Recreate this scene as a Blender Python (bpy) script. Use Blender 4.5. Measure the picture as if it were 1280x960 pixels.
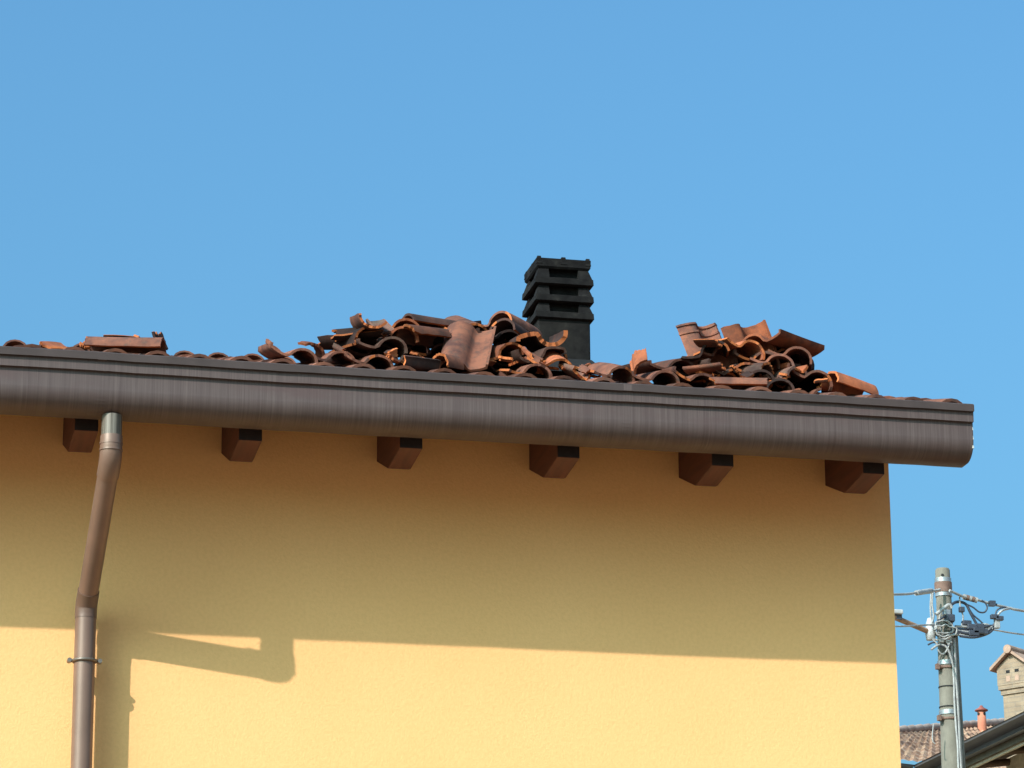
import bpy, math, random
from mathutils import Vector, Matrix
S = bpy.context.scene
for o in list(bpy.data.objects): bpy.data.objects.remove(o)
COL = S.collection
rad = math.radians

# ------------------------------------------------------------------ camera
YAW, PITCH, ROLL, FPX, CAM = 0.22671523, 0.29389979, -0.00798902, 4214.75, Vector((0, -15.3123, 1.6))
_f = Vector((math.sin(YAW)*math.cos(PITCH), math.cos(YAW)*math.cos(PITCH), math.sin(PITCH)))
_r0 = Vector((math.cos(YAW), -math.sin(YAW), 0)); _u0 = _r0.cross(_f)
_r = math.cos(ROLL)*_r0 + math.sin(ROLL)*_u0
_u = -math.sin(ROLL)*_r0 + math.cos(ROLL)*_u0
cd = bpy.data.cameras.new('camera'); cam = bpy.data.objects.new('camera', cd); COL.objects.link(cam)
cam.matrix_world = Matrix.Translation(CAM) @ Matrix((_r, _u, -_f)).transposed().to_4x4()
cd.sensor_width = 36; cd.lens = FPX/1280*36; cd.clip_start = 0.1; cd.clip_end = 6000
S.camera = cam

# ------------------------------------------------------------------ light
SUN_DIR = Vector((1.287, 1.0, -1.165)).normalized()          # the way the light travels
SUN_EL = math.asin(-SUN_DIR.z); SUN_AZ = math.atan2(-SUN_DIR.x, -SUN_DIR.y)   # clockwise from +Y
w = bpy.data.worlds.new('World'); S.world = w; w.use_nodes = True
nt = w.node_tree; nt.nodes.clear()
sky = nt.nodes.new('ShaderNodeTexSky'); sky.sky_type = 'NISHITA'; sky.sun_disc = False
sky.sun_elevation = SUN_EL; sky.sun_rotation = SUN_AZ
sky.air_density = 1.2; sky.dust_density = 7.0; sky.ozone_density = 2.0; sky.altitude = 0
bg = nt.nodes.new('ShaderNodeBackground'); bg.inputs[1].default_value = 0.15
wo = nt.nodes.new('ShaderNodeOutputWorld')
wb = nt.nodes.new('ShaderNodeMix'); wb.data_type = 'RGBA'; wb.blend_type = 'MULTIPLY'; wb.inputs[0].default_value = 1
wb.inputs[7].default_value = (.48, .92, 1.12, 1)                # colour balance of the whole sky
nt.links.new(sky.outputs[0], wb.inputs[6]); nt.links.new(wb.outputs[2], bg.inputs[0]); nt.links.new(bg.outputs[0], wo.inputs[0])
sl = bpy.data.lights.new('sun', 'SUN'); sl.energy = 3.8; sl.angle = rad(0.5); sl.color = (1, 0.955, 0.94)
so = bpy.data.objects.new('sun', sl); COL.objects.link(so); so.location = (-10, -12, 16)
so.rotation_euler = SUN_DIR.to_track_quat('-Z', 'Y').to_euler()
S.view_settings.view_transform = 'Standard'; S.view_settings.look = 'None'
S.view_settings.gamma = 1; S.view_settings.use_curve_mapping = False
S.view_settings.exposure = 0.6
S.render.engine = 'CYCLES'
S.cycles.max_bounces = 10; S.cycles.diffuse_bounces = 6

# ------------------------------------------------------------------ pixel -> place
def ray(u, v): return _f + _r*((u-640)/FPX) - _u*((v-480)/FPX)
def atY(u, v, Y):
    d = ray(u, v); return CAM + d*((Y-CAM.y)/d.y)
def atZ(u, v, Z):
    d = ray(u, v); return CAM + d*((Z-CAM.z)/d.z)

# ------------------------------------------------------------------ materials
def new_mat(name, rough=0.8, metal=0.0):
    m = bpy.data.materials.new(name); m.use_nodes = True
    n = m.node_tree.nodes; b = n['Principled BSDF']
    b.inputs['Roughness'].default_value = rough; b.inputs['Metallic'].default_value = metal
    return m, m.node_tree, b
def N(t, kind, **kw):
    n = t.nodes.new(kind)
    for k, v in kw.items():
        if k in n.inputs: n.inputs[k].default_value = v
        else: setattr(n, k, v)
    return n
def coords(t, scale=(1, 1, 1), rnd=True, kind='Object'):
    tc = N(t, 'ShaderNodeTexCoord'); mp = N(t, 'ShaderNodeMapping'); mp.inputs['Scale'].default_value = scale
    t.links.new(tc.outputs[kind], mp.inputs[0])
    if rnd:
        oi = N(t, 'ShaderNodeObjectInfo'); mu = N(t, 'ShaderNodeMath', operation='MULTIPLY'); mu.inputs[1].default_value = 37
        t.links.new(oi.outputs['Random'], mu.inputs[0]); t.links.new(mu.outputs[0], mp.inputs['Location'])
    return mp
def noise(t, co, scale, detail=4, rough=.6):
    n = N(t, 'ShaderNodeTexNoise'); n.inputs['Scale'].default_value = scale
    n.inputs['Detail'].default_value = detail; n.inputs['Roughness'].default_value = rough
    t.links.new(co.outputs[0], n.inputs['Vector']); return n
def ramp(t, src, stops):
    r = N(t, 'ShaderNodeValToRGB'); e = r.color_ramp.elements
    while len(e) < len(stops): e.new(0.5)
    for i, (p, c) in enumerate(stops):
        e[i].position = p; e[i].color = (*c, 1) if len(c) == 3 else c
    t.links.new(src, r.inputs[0]); return r
def mix(t, fac, a, b, mode='MIX'):
    m = N(t, 'ShaderNodeMix', data_type='RGBA', blend_type=mode)
    if isinstance(fac, (int, float)): m.inputs[0].default_value = fac
    else: t.links.new(fac, m.inputs[0])
    for i, x in ((6, a), (7, b)):
        if isinstance(x, tuple): m.inputs[i].default_value = (*x, 1)
        else: t.links.new(x, m.inputs[i])
    return m.outputs[2]
def bump(t, b, h, strength=.4, dist=.002):
    n = N(t, 'ShaderNodeBump'); n.inputs['Strength'].default_value = strength; n.inputs['Distance'].default_value = dist
    t.links.new(h, n.inputs['Height']); t.links.new(n.outputs[0], b.inputs['Normal'])
def setcol(t, b, c): t.links.new(c, b.inputs['Base Color'])
M = {}
def simple(key, c, rough=.7, metal=0, var=.25, scale=12, bmp=0, bscale=60):
    m, t, b = new_mat(key, rough, metal); co = coords(t)
    n = noise(t, co, scale, 5)
    lo = tuple(x*(1-var) for x in c); hi = tuple(min(1, x*(1+var)) for x in c)
    r = ramp(t, n.outputs[0], [(.3, lo), (.7, hi)]); setcol(t, b, r.outputs[0])
    if bmp: bump(t, b, noise(t, co, bscale, 3).outputs[0], bmp, .003)
    b.inputs['Specular IOR Level'].default_value = .25 if rough > .6 else .5
    M[key] = m; return m

# yellow render (stucco)
m, t, b = new_mat('yellow_render', .92); co = coords(t, rnd=False)
big = noise(t, co, 1.1, 4); c = ramp(t, big.outputs[0], [(.3, (.765, .400, .150)), (.7, (.805, .428, .168))])
sp = noise(t, co, 55, 3); c2 = mix(t, .12, c.outputs[0], ramp(t, sp.outputs[0], [(.35, (.55, .29, .11)), (.6, (.90, .52, .23))]).outputs[0])
vo = N(t, 'ShaderNodeTexVoronoi'); vo.inputs['Scale'].default_value = 85; t.links.new(co.outputs[0], vo.inputs['Vector'])
g = noise(t, co, 130, 2)
ad = N(t, 'ShaderNodeMath', operation='ADD'); t.links.new(vo.outputs['Distance'], ad.inputs[0]); t.links.new(g.outputs[0], ad.inputs[1])
setcol(t, b, c2); bump(t, b, ad.outputs[0], .19, .0035); M['wall'] = m

# weathered clay; break faces show fresh clay
def clay(key, base, dark, grey, dirt):
    m, t, b = new_mat(key, .9); co = coords(t); b.inputs['Specular IOR Level'].default_value = .15
    oi = N(t, 'ShaderNodeObjectInfo')
    n1 = noise(t, co, 7, 6, .65); n2 = noise(t, co, 22, 5, .7); n3 = noise(t, co, 90, 2)
    c = ramp(t, n1.outputs[0], [(.36, dark), (.6, base)]).outputs[0]
    c = mix(t, ramp(t, n2.outputs[0], [(.5, (0, 0, 0)), (.72, (dirt,)*3)]).outputs[0], c, grey)
    hv = N(t, 'ShaderNodeHueSaturation')
    mr = N(t, 'ShaderNodeMapRange'); mr.inputs['To Min'].default_value = .55; mr.inputs['To Max'].default_value = 1.4
    t.links.new(oi.outputs['Random'], mr.inputs[0]); t.links.new(mr.outputs[0], hv.inputs['Value']); t.links.new(c, hv.inputs['Color'])
    setcol(t, b, hv.outputs[0]); bump(t, b, n3.outputs[0], .35, .002); M[key] = m
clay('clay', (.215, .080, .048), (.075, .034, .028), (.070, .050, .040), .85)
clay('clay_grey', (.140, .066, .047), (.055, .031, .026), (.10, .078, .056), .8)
clay('clay_dark_shade', (.075, .034, .026), (.028, .017, .015), (.036, .028, .025), .7)  # darker copy of the clay, shade inside the heaps painted into its colour
clay('clay_red', (.33, .096, .042), (.14, .046, .026), (.09, .047, .033), .65)
clay('fresh', (.44, .125, .040), (.27, .075, .026), (.30, .12, .06), .5)

# gutter metal
def streaky(key, c0, c1, c2, rough, metal):
    m, t, b = new_mat(key, rough, metal); co = coords(t, (140, 1, 1.8), rnd=False); co2 = coords(t, (1.3, 1, 4), rnd=False)
    co3 = coords(t, (45, 1, .9), rnd=False)
    n1 = noise(t, co, 1, 5, .7); n2 = noise(t, co2, 1.6, 4); n3 = noise(t, co3, 1, 4)
    c = ramp(t, n1.outputs[0], [(.32, c0), (.52, c1), (.7, c2)]).outputs[0]
    c = mix(t, ramp(t, n3.outputs[0], [(.52, (0, 0, 0)), (.72, (.55,)*3)]).outputs[0], c, c0)
    c = mix(t, ramp(t, n2.outputs[0], [(.52, (0, 0, 0)), (.66, (.55,)*3)]).outputs[0], c, tuple(x*1.1 for x in (c0[0]*1.15, c0[1], c0[2])))
    setcol(t, b, c); rr = N(t, 'ShaderNodeMapRange'); rr.inputs['To Min'].default_value = rough-.12; rr.inputs['To Max'].default_value = rough+.15
    t.links.new(n1.outputs[0], rr.inputs[0]); t.links.new(rr.outputs[0], b.inputs['Roughness']); M[key] = m
streaky('gutter', (.060, .035, .032), (.086, .056, .050), (.112, .077, .068), .6, .08)
simple('gutter_rim', (.058, .040, .037), .65, .05, .2, 5)
streaky('outlet', (.07, .055, .04), (.16, .13, .10), (.30, .27, .23), .55, .2)
simple('sealant', (.42, .41, .37), .6)
simple('pipe', (.205, .120, .086), .36, .25, .10, 6)
simple('pipe_joint', (.14, .080, .055), .45, .15, .12, 6)
simple('clamp', (.20, .16, .13), .4, .5, .15)
m, t, b = new_mat('wood', .65); co = coords(t, (14, 1.2, 14)); n = noise(t, co, 2.5, 6)
setcol(t, b, ramp(t, n.outputs[0], [(.3, (.065, .015, .008)), (.7, (.125, .031, .015))]).outputs[0]); M['wood'] = m
simple('wood_end_shade', (.020, .011, .009), .9, 0, .3, 30)
simple('deck', (.16, .10, .07), .8); simple('lead', (.012, .011, .011), .75)
m, t, b = new_mat('chimney', .9); b.inputs['Specular IOR Level'].default_value = .12; co = coords(t); n = noise(t, co, 16, 6, .7); n2 = noise(t, co, 4, 4)
c = ramp(t, n.outputs[0], [(.35, (.006, .005, .005)), (.62, (.013, .0115, .011)), (.8, (.042, .037, .031))]).outputs[0]
setcol(t, b, mix(t, ramp(t, n2.outputs[0], [(.5, (0, 0, 0)), (.7, (.6,)*3)]).outputs[0], c, (.022, .019, .016)))
bump(t, b, n.outputs[0], .5, .004); M['chimney'] = m
simple('dark_core', (.012, .012, .012), .9)
# background
m, t, b = new_mat('concrete_pole', .9); co = coords(t, (1, 1, .5)); n = noise(t, co, 9, 6, .7)
setcol(t, b, ramp(t, n.outputs[0], [(.3, (.12, .105, .08)), (.7, (.19, .166, .128))]).outputs[0]); bump(t, b, n.outputs[0], .4, .01); M['pole'] = m
simple('conduit', (.13, .125, .115), .7); simple('cable_light', (.30, .29, .275), .6); simple('cable_dark', (.035, .04, .055), .55)
simple('steel', (.42, .41, .40), .35, .7); simple('rust', (.17, .10, .075), .8); simple('arm_wood', (.30, .165, .10), .7)
simple('white_plastic', (.42, .41, .40), .5)
simple('hole', (.02, .02, .02), .9)
m, t, b = new_mat('chimney_brick', .9); co = coords(t, rnd=False, kind='UV')
br = N(t, 'ShaderNodeTexBrick'); t.links.new(co.outputs[0], br.inputs['Vector'])
for k, v in (('Color1', (.30, .215, .14, 1)), ('Color2', (.235, .16, .10, 1)), ('Mortar', (.20, .155, .115, 1))): br.inputs[k].default_value = v
for k, v in (('Scale', 1.0), ('Mortar Size', .008), ('Brick Width', .22), ('Row Height', .065)): br.inputs[k].default_value = v
co2 = coords(t, rnd=False); nn = noise(t, co2, 7, 5)
setcol(t, b, mix(t, .45, br.outputs[0], ramp(t, nn.outputs[0], [(.35, (.16, .115, .08)), (.65, (.33, .245, .165))]).outputs[0])); bump(t, b, br.outputs['Fac'], .4, -.01); M['brick'] = m
simple('far_slab', (.34, .22, .16), .9, 0, .3, 6)
m, t, b = new_mat('far_tile', .9); co = coords(t, rnd=False); n = noise(t, co, 3.2, 5, .75)
vt = N(t, 'ShaderNodeTexVoronoi'); vt.inputs['Scale'].default_value = 6.5; t.links.new(co.outputs[0], vt.inputs['Vector'])
sp_ = N(t, 'ShaderNodeSeparateColor'); t.links.new(vt.outputs['Color'], sp_.inputs[0])
c = ramp(t, sp_.outputs[0], [(.1, (.17, .085, .052)), (.5, (.36, .185, .11)), (.9, (.48, .30, .19))]).outputs[0]
setcol(t, b, mix(t, .35, c, ramp(t, n.outputs[0], [(.35, (.14, .09, .065)), (.65, (.40, .26, .17))]).outputs[0])); M['far_tile'] = m
simple('ridge_tile', (.30, .22, .185), .9, 0, .3, 5); simple('flue', (.48, .17, .10), .85, 0, .2, 6); simple('flue_cap', (.24, .075, .06), .85)
simple('far_gutter', (.10, .09, .088), .5, .2, .12, 4); simple('far_trim', (.34, .28, .20), .8); simple('far_fascia', (.085, .07, .05), .8); simple('far_soffit', (.11, .07, .045), .8)
simple('far_wall', (.55, .48, .36), .9); simple('far_bracket', (.15, .125, .10), .7)
m, t, b = new_mat('ground', .95); co = coords(t, rnd=False); n = noise(t, co, .25, 6, .7); n2 = noise(t, co, 18, 4)
c = ramp(t, n.outputs[0], [(.3, (.19, .115, .062)), (.7, (.255, .155, .086))]).outputs[0]
setcol(t, b, mix(t, .3, c, ramp(t, n2.outputs[0], [(.3, (.09, .06, .04)), (.7, (.20, .14, .095))]).outputs[0])); bump(t, b, n2.outputs[0], .5, .01); M['ground'] = m

# ------------------------------------------------------------------ mesh helpers
class MB:
    def __init__(s): s.v = []; s.f = []; s.mi = []; s.sm = []
    def add(s, v, f, mi=0, sm=False):
        o = len(s.v); s.v += [tuple(x) for x in v]
        for q in f: s.f.append([i+o for i in q]); s.mi.append(mi); s.sm.append(sm)
        return s
    def box(s, lo, hi, mi=0):
        x0, y0, z0 = lo; x1, y1, z1 = hi
        return s.add([(x0,y0,z0),(x1,y0,z0),(x1,y1,z0),(x0,y1,z0),(x0,y0,z1),(x1,y0,z1),(x1,y1,z1),(x0,y1,z1)],
                     [(0,3,2,1),(4,5,6,7),(0,1,5,4),(1,2,6,5),(2,3,7,6),(3,0,4,7)], mi)
    def frustum(s, c, a0, b0, z0, a1, b1, z1, mi=0, dx=0, dy=0):
        cx, cy = c
        v = [(cx-a0,cy-b0,z0),(cx+a0,cy-b0,z0),(cx+a0,cy+b0,z0),(cx-a0,cy+b0,z0)]
        v += [(cx+dx-a1,cy+dy-b1,z1),(cx+dx+a1,cy+dy-b1,z1),(cx+dx+a1,cy+dy+b1,z1),(cx+dx-a1,cy+dy+b1,z1)]
        return s.add(v, [(0,3,2,1),(4,5,6,7),(0,1,5,4),(1,2,6,5),(2,3,7,6),(3,0,4,7)], mi)
    def tube(s, pts, r, n=10, mi=0, caps=True):
        pts = [Vector(p) for p in pts]; rs = r if isinstance(r, (list, tuple)) else [r]*len(pts)
        V = []; up = None
        for i, p in enumerate(pts):
            d = (pts[min(i+1, len(pts)-1)] - pts[max(i-1, 0)]).normalized()
            if up is None:
                up = Vector((0, 0, 1)) if abs(d.z) < .9 else Vector((1, 0, 0))
            a = d.cross(up).normalized(); bb = a.cross(d).normalized(); up = bb
            for k in range(n):
                th = 2*math.pi*k/n; V.append(p + (a*math.cos(th) + bb*math.sin(th))*rs[i])
        F = [(i*n+k, (i+1)*n+k, (i+1)*n+(k+1) % n, i*n+(k+1) % n) for i in range(len(pts)-1) for k in range(n)]
        s.add(V, F, mi, True)
        if caps:
            s.add(V[:n], [tuple(range(n))], mi); s.add(V[-n:], [tuple(range(n-1, -1, -1))], mi)
        return s
    def prism_x(s, poly, x0, x1, mi=0):            # polygon in (y,z), extruded along x
        n = len(poly); v = [(x0, y, z) for y, z in poly] + [(x1, y, z) for y, z in poly]
        f = [tuple(range(n)), tuple(range(2*n-1, n-1, -1))] + [(i, n+i, n+(i+1) % n, (i+1) % n) for i in range(n)]
        return s.add(v, f, mi)
    def lathe(s, prof, n=20, mi=0, c=(0, 0, 0)):
        V = [(c[0]+r*math.cos(2*math.pi*k/n), c[1]+r*math.sin(2*math.pi*k/n), c[2]+z) for r, z in prof for k in range(n)]
        F = [(i*n+k, i*n+(k+1) % n, (i+1)*n+(k+1) % n, (i+1)*n+k) for i in range(len(prof)-1) for k in range(n)]
        return s.add(V, F, mi, True)
    def mesh(s, name, mats):
        me = bpy.data.meshes.new(name); me.from_pydata(s.v, [], s.f)
        me.polygons.foreach_set('material_index', s.mi); me.polygons.foreach_set('use_smooth', s.sm)
        for k in (mats if isinstance(mats, (list, tuple)) else [mats]): me.materials.append(M[k])
        me.update(); return me
def link(name, me, parent=None, mw=None):
    o = bpy.data.objects.new(name, me); COL.objects.link(o)
    if parent is not None:
        o.parent = parent
        if parent.name in INV: o.matrix_parent_inverse = INV[parent.name]
    if mw is not None: o.matrix_basis = mw
    return o
INV = {}
def obj(name, mb, mats, parent=None, bev=0): 
    o = link(name, mb.mesh(name, mats), parent)
    if bev:
        md = o.modifiers.new('bevel', 'BEVEL'); md.width = bev; md.segments = 2; md.limit_method = 'ANGLE'
    return o
def tag(o, label, cat, group=None):
    o['label'] = label; o['category'] = cat
    if group: o['group'] = group
    return o
def empty(name, loc):
    o = bpy.data.objects.new(name, None); COL.objects.link(o); o.location = loc
    INV[o.name] = Matrix.Translation(Vector(loc)).inverted(); return o
def smooth_path(pts, n=8):
    pts = [Vector(p) for p in pts]; out = []
    for i in range(len(pts)-1):
        p0, p1, p2, p3 = pts[max(i-1, 0)], pts[i], pts[i+1], pts[min(i+2, len(pts)-1)]
        for k in range(n):
            t = k/n
            out.append(.5*((2*p1)+(p2-p0)*t+(2*p0-5*p1+4*p2-p3)*t*t+(3*p1-p0-3*p2+p3)*t**3))
    return out + [pts[-1]]

# ------------------------------------------------------------------ ground
g = obj('ground', MB().add([(-2000,-2000,0),(2000,-2000,0),(2000,2000,0),(-2000,2000,0)], [(0,1,2,3)]), 'ground'); g['kind'] = 'structure'

# ------------------------------------------------------------------ the yellow house
TAN = 0.298; TH = math.atan(TAN); CT = math.cos(TH)
X0, X1, XW = -1.25, 5.60, 5.447
RIDGE = 3.0
def roof_z(y): return 6.108 + TAN*(y+.68)                       # underside of the tiles, front slope
house = tag(empty('house', (2.2, 0, 0)), 'yellow rendered house with brown gutter, timber rafter tails and damaged clay tile roof', 'house')
zt = lambda y: 5.955 + TAN*(y+.575)                             # underside of the roof deck
obj('wall', MB().prism_x([(0,0),(0,zt(0)+.02),(RIDGE,zt(RIDGE)+.02),(2*RIDGE,zt(0)+.02),(2*RIDGE,0)], -1.0, XW), 'wall', house)
roof = obj('roof', MB().prism_x([(-.575,zt(-.575)),(-.575,roof_z(-.575)-.006),(RIDGE,roof_z(RIDGE)-.006),(2*RIDGE+.575,roof_z(-.575)-.006),(2*RIDGE+.575,zt(-.575)),(RIDGE,zt(RIDGE))], X0, X1-.02), 'deck', house)
roof['label'] = 'shallow clay tile roof above the gutter'

# rafter tails: plumb cut in front, level cut below
for i in range(-3, 6):
    xr = 1.473 + .75*i; dz = random.Random(i).uniform(-.003, .003)
    poly = [(-.572, 5.836+dz), (-.30, 5.814+dz), (-.27, 5.818+dz), (.03, 5.938), (.03, zt(.03)+.003), (-.572, zt(-.572)+.003)]
    mb = MB().prism_x(poly, xr-.108, xr); mb.mi[-1] = 1                 # near-black end grain, gutter shade painted into its colour
    obj('rafter', mb, ['wood', 'wood_end_shade'], house, .004)

# gutter
prof = [(-.786,6.128),(-.786,6.140),(-.797,6.142),(-.801,6.138),(-.801,6.108),(-.786,6.106),(-.786,6.060),(-.770,6.057),(-.770,5.975)]
prof += [(-.675-.095*math.cos(a), 5.975-.093*math.sin(a)) for a in [math.pi/2*k/9 for k in range(1, 10)]]
prof += [(-.610,5.882),(-.592,5.889),(-.584,5.91),(-.584,6.10)]
rg = random.Random(4); NX = 60
mb = MB(); V = []; 
for i in range(NX+1):
    x = X0 + (X1-X0)*i/NX; dz = .0022*math.sin(x*1.7)+rg.uniform(-.0012,.0012); dy = .0015*math.sin(x*2.9+1)
    V += [(x, y+dy, z+dz) for y, z in prof]
n = len(prof)
mb.add(V, [(i*n+k, i*n+k+1, (i+1)*n+k+1, (i+1)*n+k) for i in range(NX) for k in range(n-1)], 0, False)
gutter = obj('gutter', mb, ['gutter', 'gutter_rim'], house)
md = gutter.modifiers.new('thickness', 'SOLIDIFY'); md.thickness = .0022; md.offset = 1; md.use_rim = False
for p_ in gutter.data.polygons: p_.use_smooth = (p_.index % (n-1)) > 7; p_.material_index = 1 if (p_.index % (n-1)) < 5 else 0
gutter['label'] = 'brown streaked metal gutter with stepped rim'
cap_poly = [(y-.0015 if y < -.6 else y+.0015, z) for y, z in prof[1:]]
obj('end_cap', MB().prism_x(cap_poly, X1-.001, X1+.004), 'gutter', gutter)
for z_, s_ in ((6.03,.010),(5.985,.012),(5.94,.009),(6.075,.006)):
    obj('sealant', MB().frustum((X1+.001, -.7695), .004, .0035, z_-s_*.8, .002, .002, z_+s_*.8), 'sealant', gutter)
for xs in (1.46, 3.9):
    pl = [(y-.0028, z) for y, z in prof[3:16]]; m2 = MB()
    V = [(xs+a, y-q, z) for a, q in ((-.02,0),(.02,0)) for y, z in pl]
    k = len(pl); m2.add(V, [(j, j+1, k+j+1, k+j) for j in range(k-1)])
    obj('seam_strip', m2, 'gutter', gutter)

# downspout
ds = [(1.522,-.680,5.845),(1.522,-.680,5.715),(1.5215,-.660,5.672),(1.519,-.620,5.636)]
lower = [(1.488,-.155,5.172),(1.4865,-.125,5.140),(1.486,-.114,5.10)]
R = .0475
pip = obj('downspout', MB().tube([(1.519,-.628,5.643),(1.488,-.147,5.165)], R-.001, 28), 'pipe', house)
pip['label'] = 'brown downspout slanting back from the gutter to the wall'
obj('vertical_pipe', MB().tube([(1.486,-.114,5.125),(1.486,-.114,.05)], R+.001, 28), 'pipe', pip)
obj('outlet', MB().tube([(1.522,-.680,5.885),(1.522,-.680,5.775)], R-.001, 28), 'outlet', pip)['label'] = 'pale patinated metal outlet under the gutter'
obj('elbow', MB().tube(smooth_path([(1.522,-.680,5.788),(1.522,-.680,5.735),(1.5215,-.668,5.690),(1.5195,-.636,5.650),(1.5175,-.606,5.624)], 4), R+.003, 28), 'pipe', pip)
obj('elbow', MB().tube(smooth_path([(1.4895,-.172,5.191),(1.488,-.145,5.164),(1.4865,-.120,5.132),(1.486,-.114,5.098),(1.486,-.114,5.072)], 4), R+.003, 28), 'pipe_joint', pip)
for z in (5.752, 5.722):
    obj('collar_ring', MB().tube([(1.522,-.680,z+.004),(1.522,-.680,z-.004)], R+.0055, 28), 'pipe', pip)
for zc in (4.874, 2.9, 1.1):
    mb = MB(); ring = [(1.486+(R+.006)*math.cos(a), -.114+(R+.006)*math.sin(a), zc) for a in [2*math.pi*k/28 for k in range(29)]]
    mb.tube(ring, .0075, 8)
    for s in (-1, 1):
        mb.tube([(1.486+s*(R+.002),-.114,zc),(1.486+s*(R+.030),-.114,zc)], .009, 8)
        mb.tube([(1.486+s*(R+.022),-.134,zc),(1.486+s*(R+.022),-.094,zc)], .0105, 8)
    mb.tube([(1.486,-.114+R,zc),(1.486,.01,zc)], .006, 8)
    obj('bracket', mb, 'clamp', pip)

# ------------------------------------------------------------------ tiles
PTS = [(-.120,.030),(-.117,.013),(-.104,.008),(-.080,.003),(-.050,.0),(-.026,.002)]
PTS += [(.048-.067*math.cos(rad(a)), .004+.058*math.sin(rad(a))) for a in (12,32,52,72,92,112,132,152,170)] + [(.116,-.002)]
_L = [0]
for a, b_ in zip(PTS, PTS[1:]): _L.append(_L[-1]+math.dist(a, b_))
def prof_at(s):
    d = s*_L[-1]
    for i in range(len(PTS)-1):
        if d <= _L[i+1] or i == len(PTS)-2:
            t = (d-_L[i])/(_L[i+1]-_L[i]); a, b_ = PTS[i], PTS[i+1]
            return (a[0]+(b_[0]-a[0])*t, a[1]+(b_[1]-a[1])*t)
def tile_mesh(name, mats, seed=0, L=.42, s0=0, s1=1, near=0, far=0, side0=0, side1=0, nx=16, ny=3, th=.0058, ribs=False, fresh=True, plug=False):
    """clay tile: pan on the left, roll on the right, length along +y; near/far/side0/side1 = depth of a break"""
    r = random.Random(seed); mb = MB()
    if near or far: nx = max(nx, 20)
    if side0 or side1: ny = max(ny, 6)
    def jag(amp, k):
        out = []; x = r.uniform(-1, 1)
        sl = r.uniform(-1, 1)
        for i in range(k):
            x = .6*x + r.uniform(-.65, .65); out.append(amp*(.5*x + .7*sl*(i/(k-1)-.5)))
        return out
    if not near and not plug and ny > 1: near = .006
    jn = jag(near, nx+1); jf = jag(far, nx+1); j0 = jag(side0, ny+1); j1 = jag(side1, ny+1)
    wob = r.uniform(-.004, .004)
    T = []; B = []
    for j in range(ny+1):
        for i in range(nx+1):
            a = max(0, s0+(abs(j0[j])+j0[j]*.3 if side0 else 0)); b_ = min(1, s1-(abs(j1[j])+j1[j]*.3 if side1 else 0))
            s = a+(b_-a)*i/nx
            x, z = prof_at(s); xa, za = prof_at(max(0, s-.02)); xb, zb = prof_at(min(1, s+.02))
            dx, dz = xb-xa, zb-za; l = math.hypot(dx, dz) or 1; nxx, nz = -dz/l, dx/l
            y = jn[i] + (L+jf[i]-jn[i])*j/ny
            z += wob*math.sin(3.0*j/ny)
            tt = th*(1.25 if (near == 0 and j == 0) else 1)
            T.append((x+nxx*tt, y, z+nz*tt)); B.append((x-nxx*tt, y, z-nz*tt))
    w_ = nx+1
    q = [(j*w_+i, j*w_+i+1, (j+1)*w_+i+1, (j+1)*w_+i) for j in range(ny) for i in range(nx)]
    mb.add(T, q, 0, True); mb.add(B, [tuple(reversed(f)) for f in q], 0, True)
    for j, brk in ((0, near), (ny, far)):
        a = [T[j*w_+i] for i in range(w_)] + [B[j*w_+i] for i in range(w_)]
        f = [(i, w_+i, w_+i+1, i+1) for i in range(nx)]
        if j: f = [tuple(reversed(x)) for x in f]
        if brk and brk < .015:
            k0 = r.randrange(nx); k1 = k0 + (r.randint(2, 5) if near > .0065 or r.random() < .3 else 0)
            for ii, ff in enumerate(f): mb.add([a[q_] for q_ in ff], [(0, 1, 2, 3)], 1 if k0 <= ii < k1 else 0)
        else: mb.add(a, f, 1 if brk else 0)
    for i, brk in ((0, side0 or (s0 > 0 and fresh)), (nx, side1 or (s1 < 1 and fresh))):
        a = [T[j*w_+i] for j in range(ny+1)] + [B[j*w_+i] for j in range(ny+1)]; k = ny+1
        f = [(j, j+1, k+j+1, k+j) for j in range(ny)]
        if i: f = [tuple(reversed(x)) for x in f]
        mb.add(a, f, 1 if brk else 0)
    if plug:                                             # closed eave end
        k0 = nx*5//12
        a = [(x, .012, z) for x, y, z in B[k0:nx+1]]; mb.add(a, [tuple(range(len(a)))], 0)
    if ribs:                                             # interlocking ribs across the head
        for yy, hh in ((L-.012, .016), (L-.045, .011)) if ribs != 'near' else ((.010, .007), (.055, .006)):
            for side in (1, -1):
                ring = []
                for i in range(nx+1):
                    s = s0+(s1-s0)*i/nx; x, z = prof_at(s); xa, za = prof_at(max(0, s-.02)); xb, zb = prof_at(min(1, s+.02))
                    dx, dz = xb-xa, zb-za; l = math.hypot(dx, dz) or 1; nn = (-dz/l*side, dx/l*side)
                    for (e, h) in ((-.007, th*.9), (-.005, th+hh), (.005, th+hh), (.007, th*.9)):
                        ring.append((x+nn[0]*h, yy+e, z+nn[1]*h))
                f = [(i*4+k, i*4+k+1, (i+1)*4+k+1, (i+1)*4+k) for i in range(nx) for k in range(3)]
                mb.add(ring, f, 0)
                mb.add(ring[:4], [(0,1,2,3)], 0); mb.add(ring[-4:], [(3,2,1,0)], 0)
    return mb.mesh(name, mats)

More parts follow.
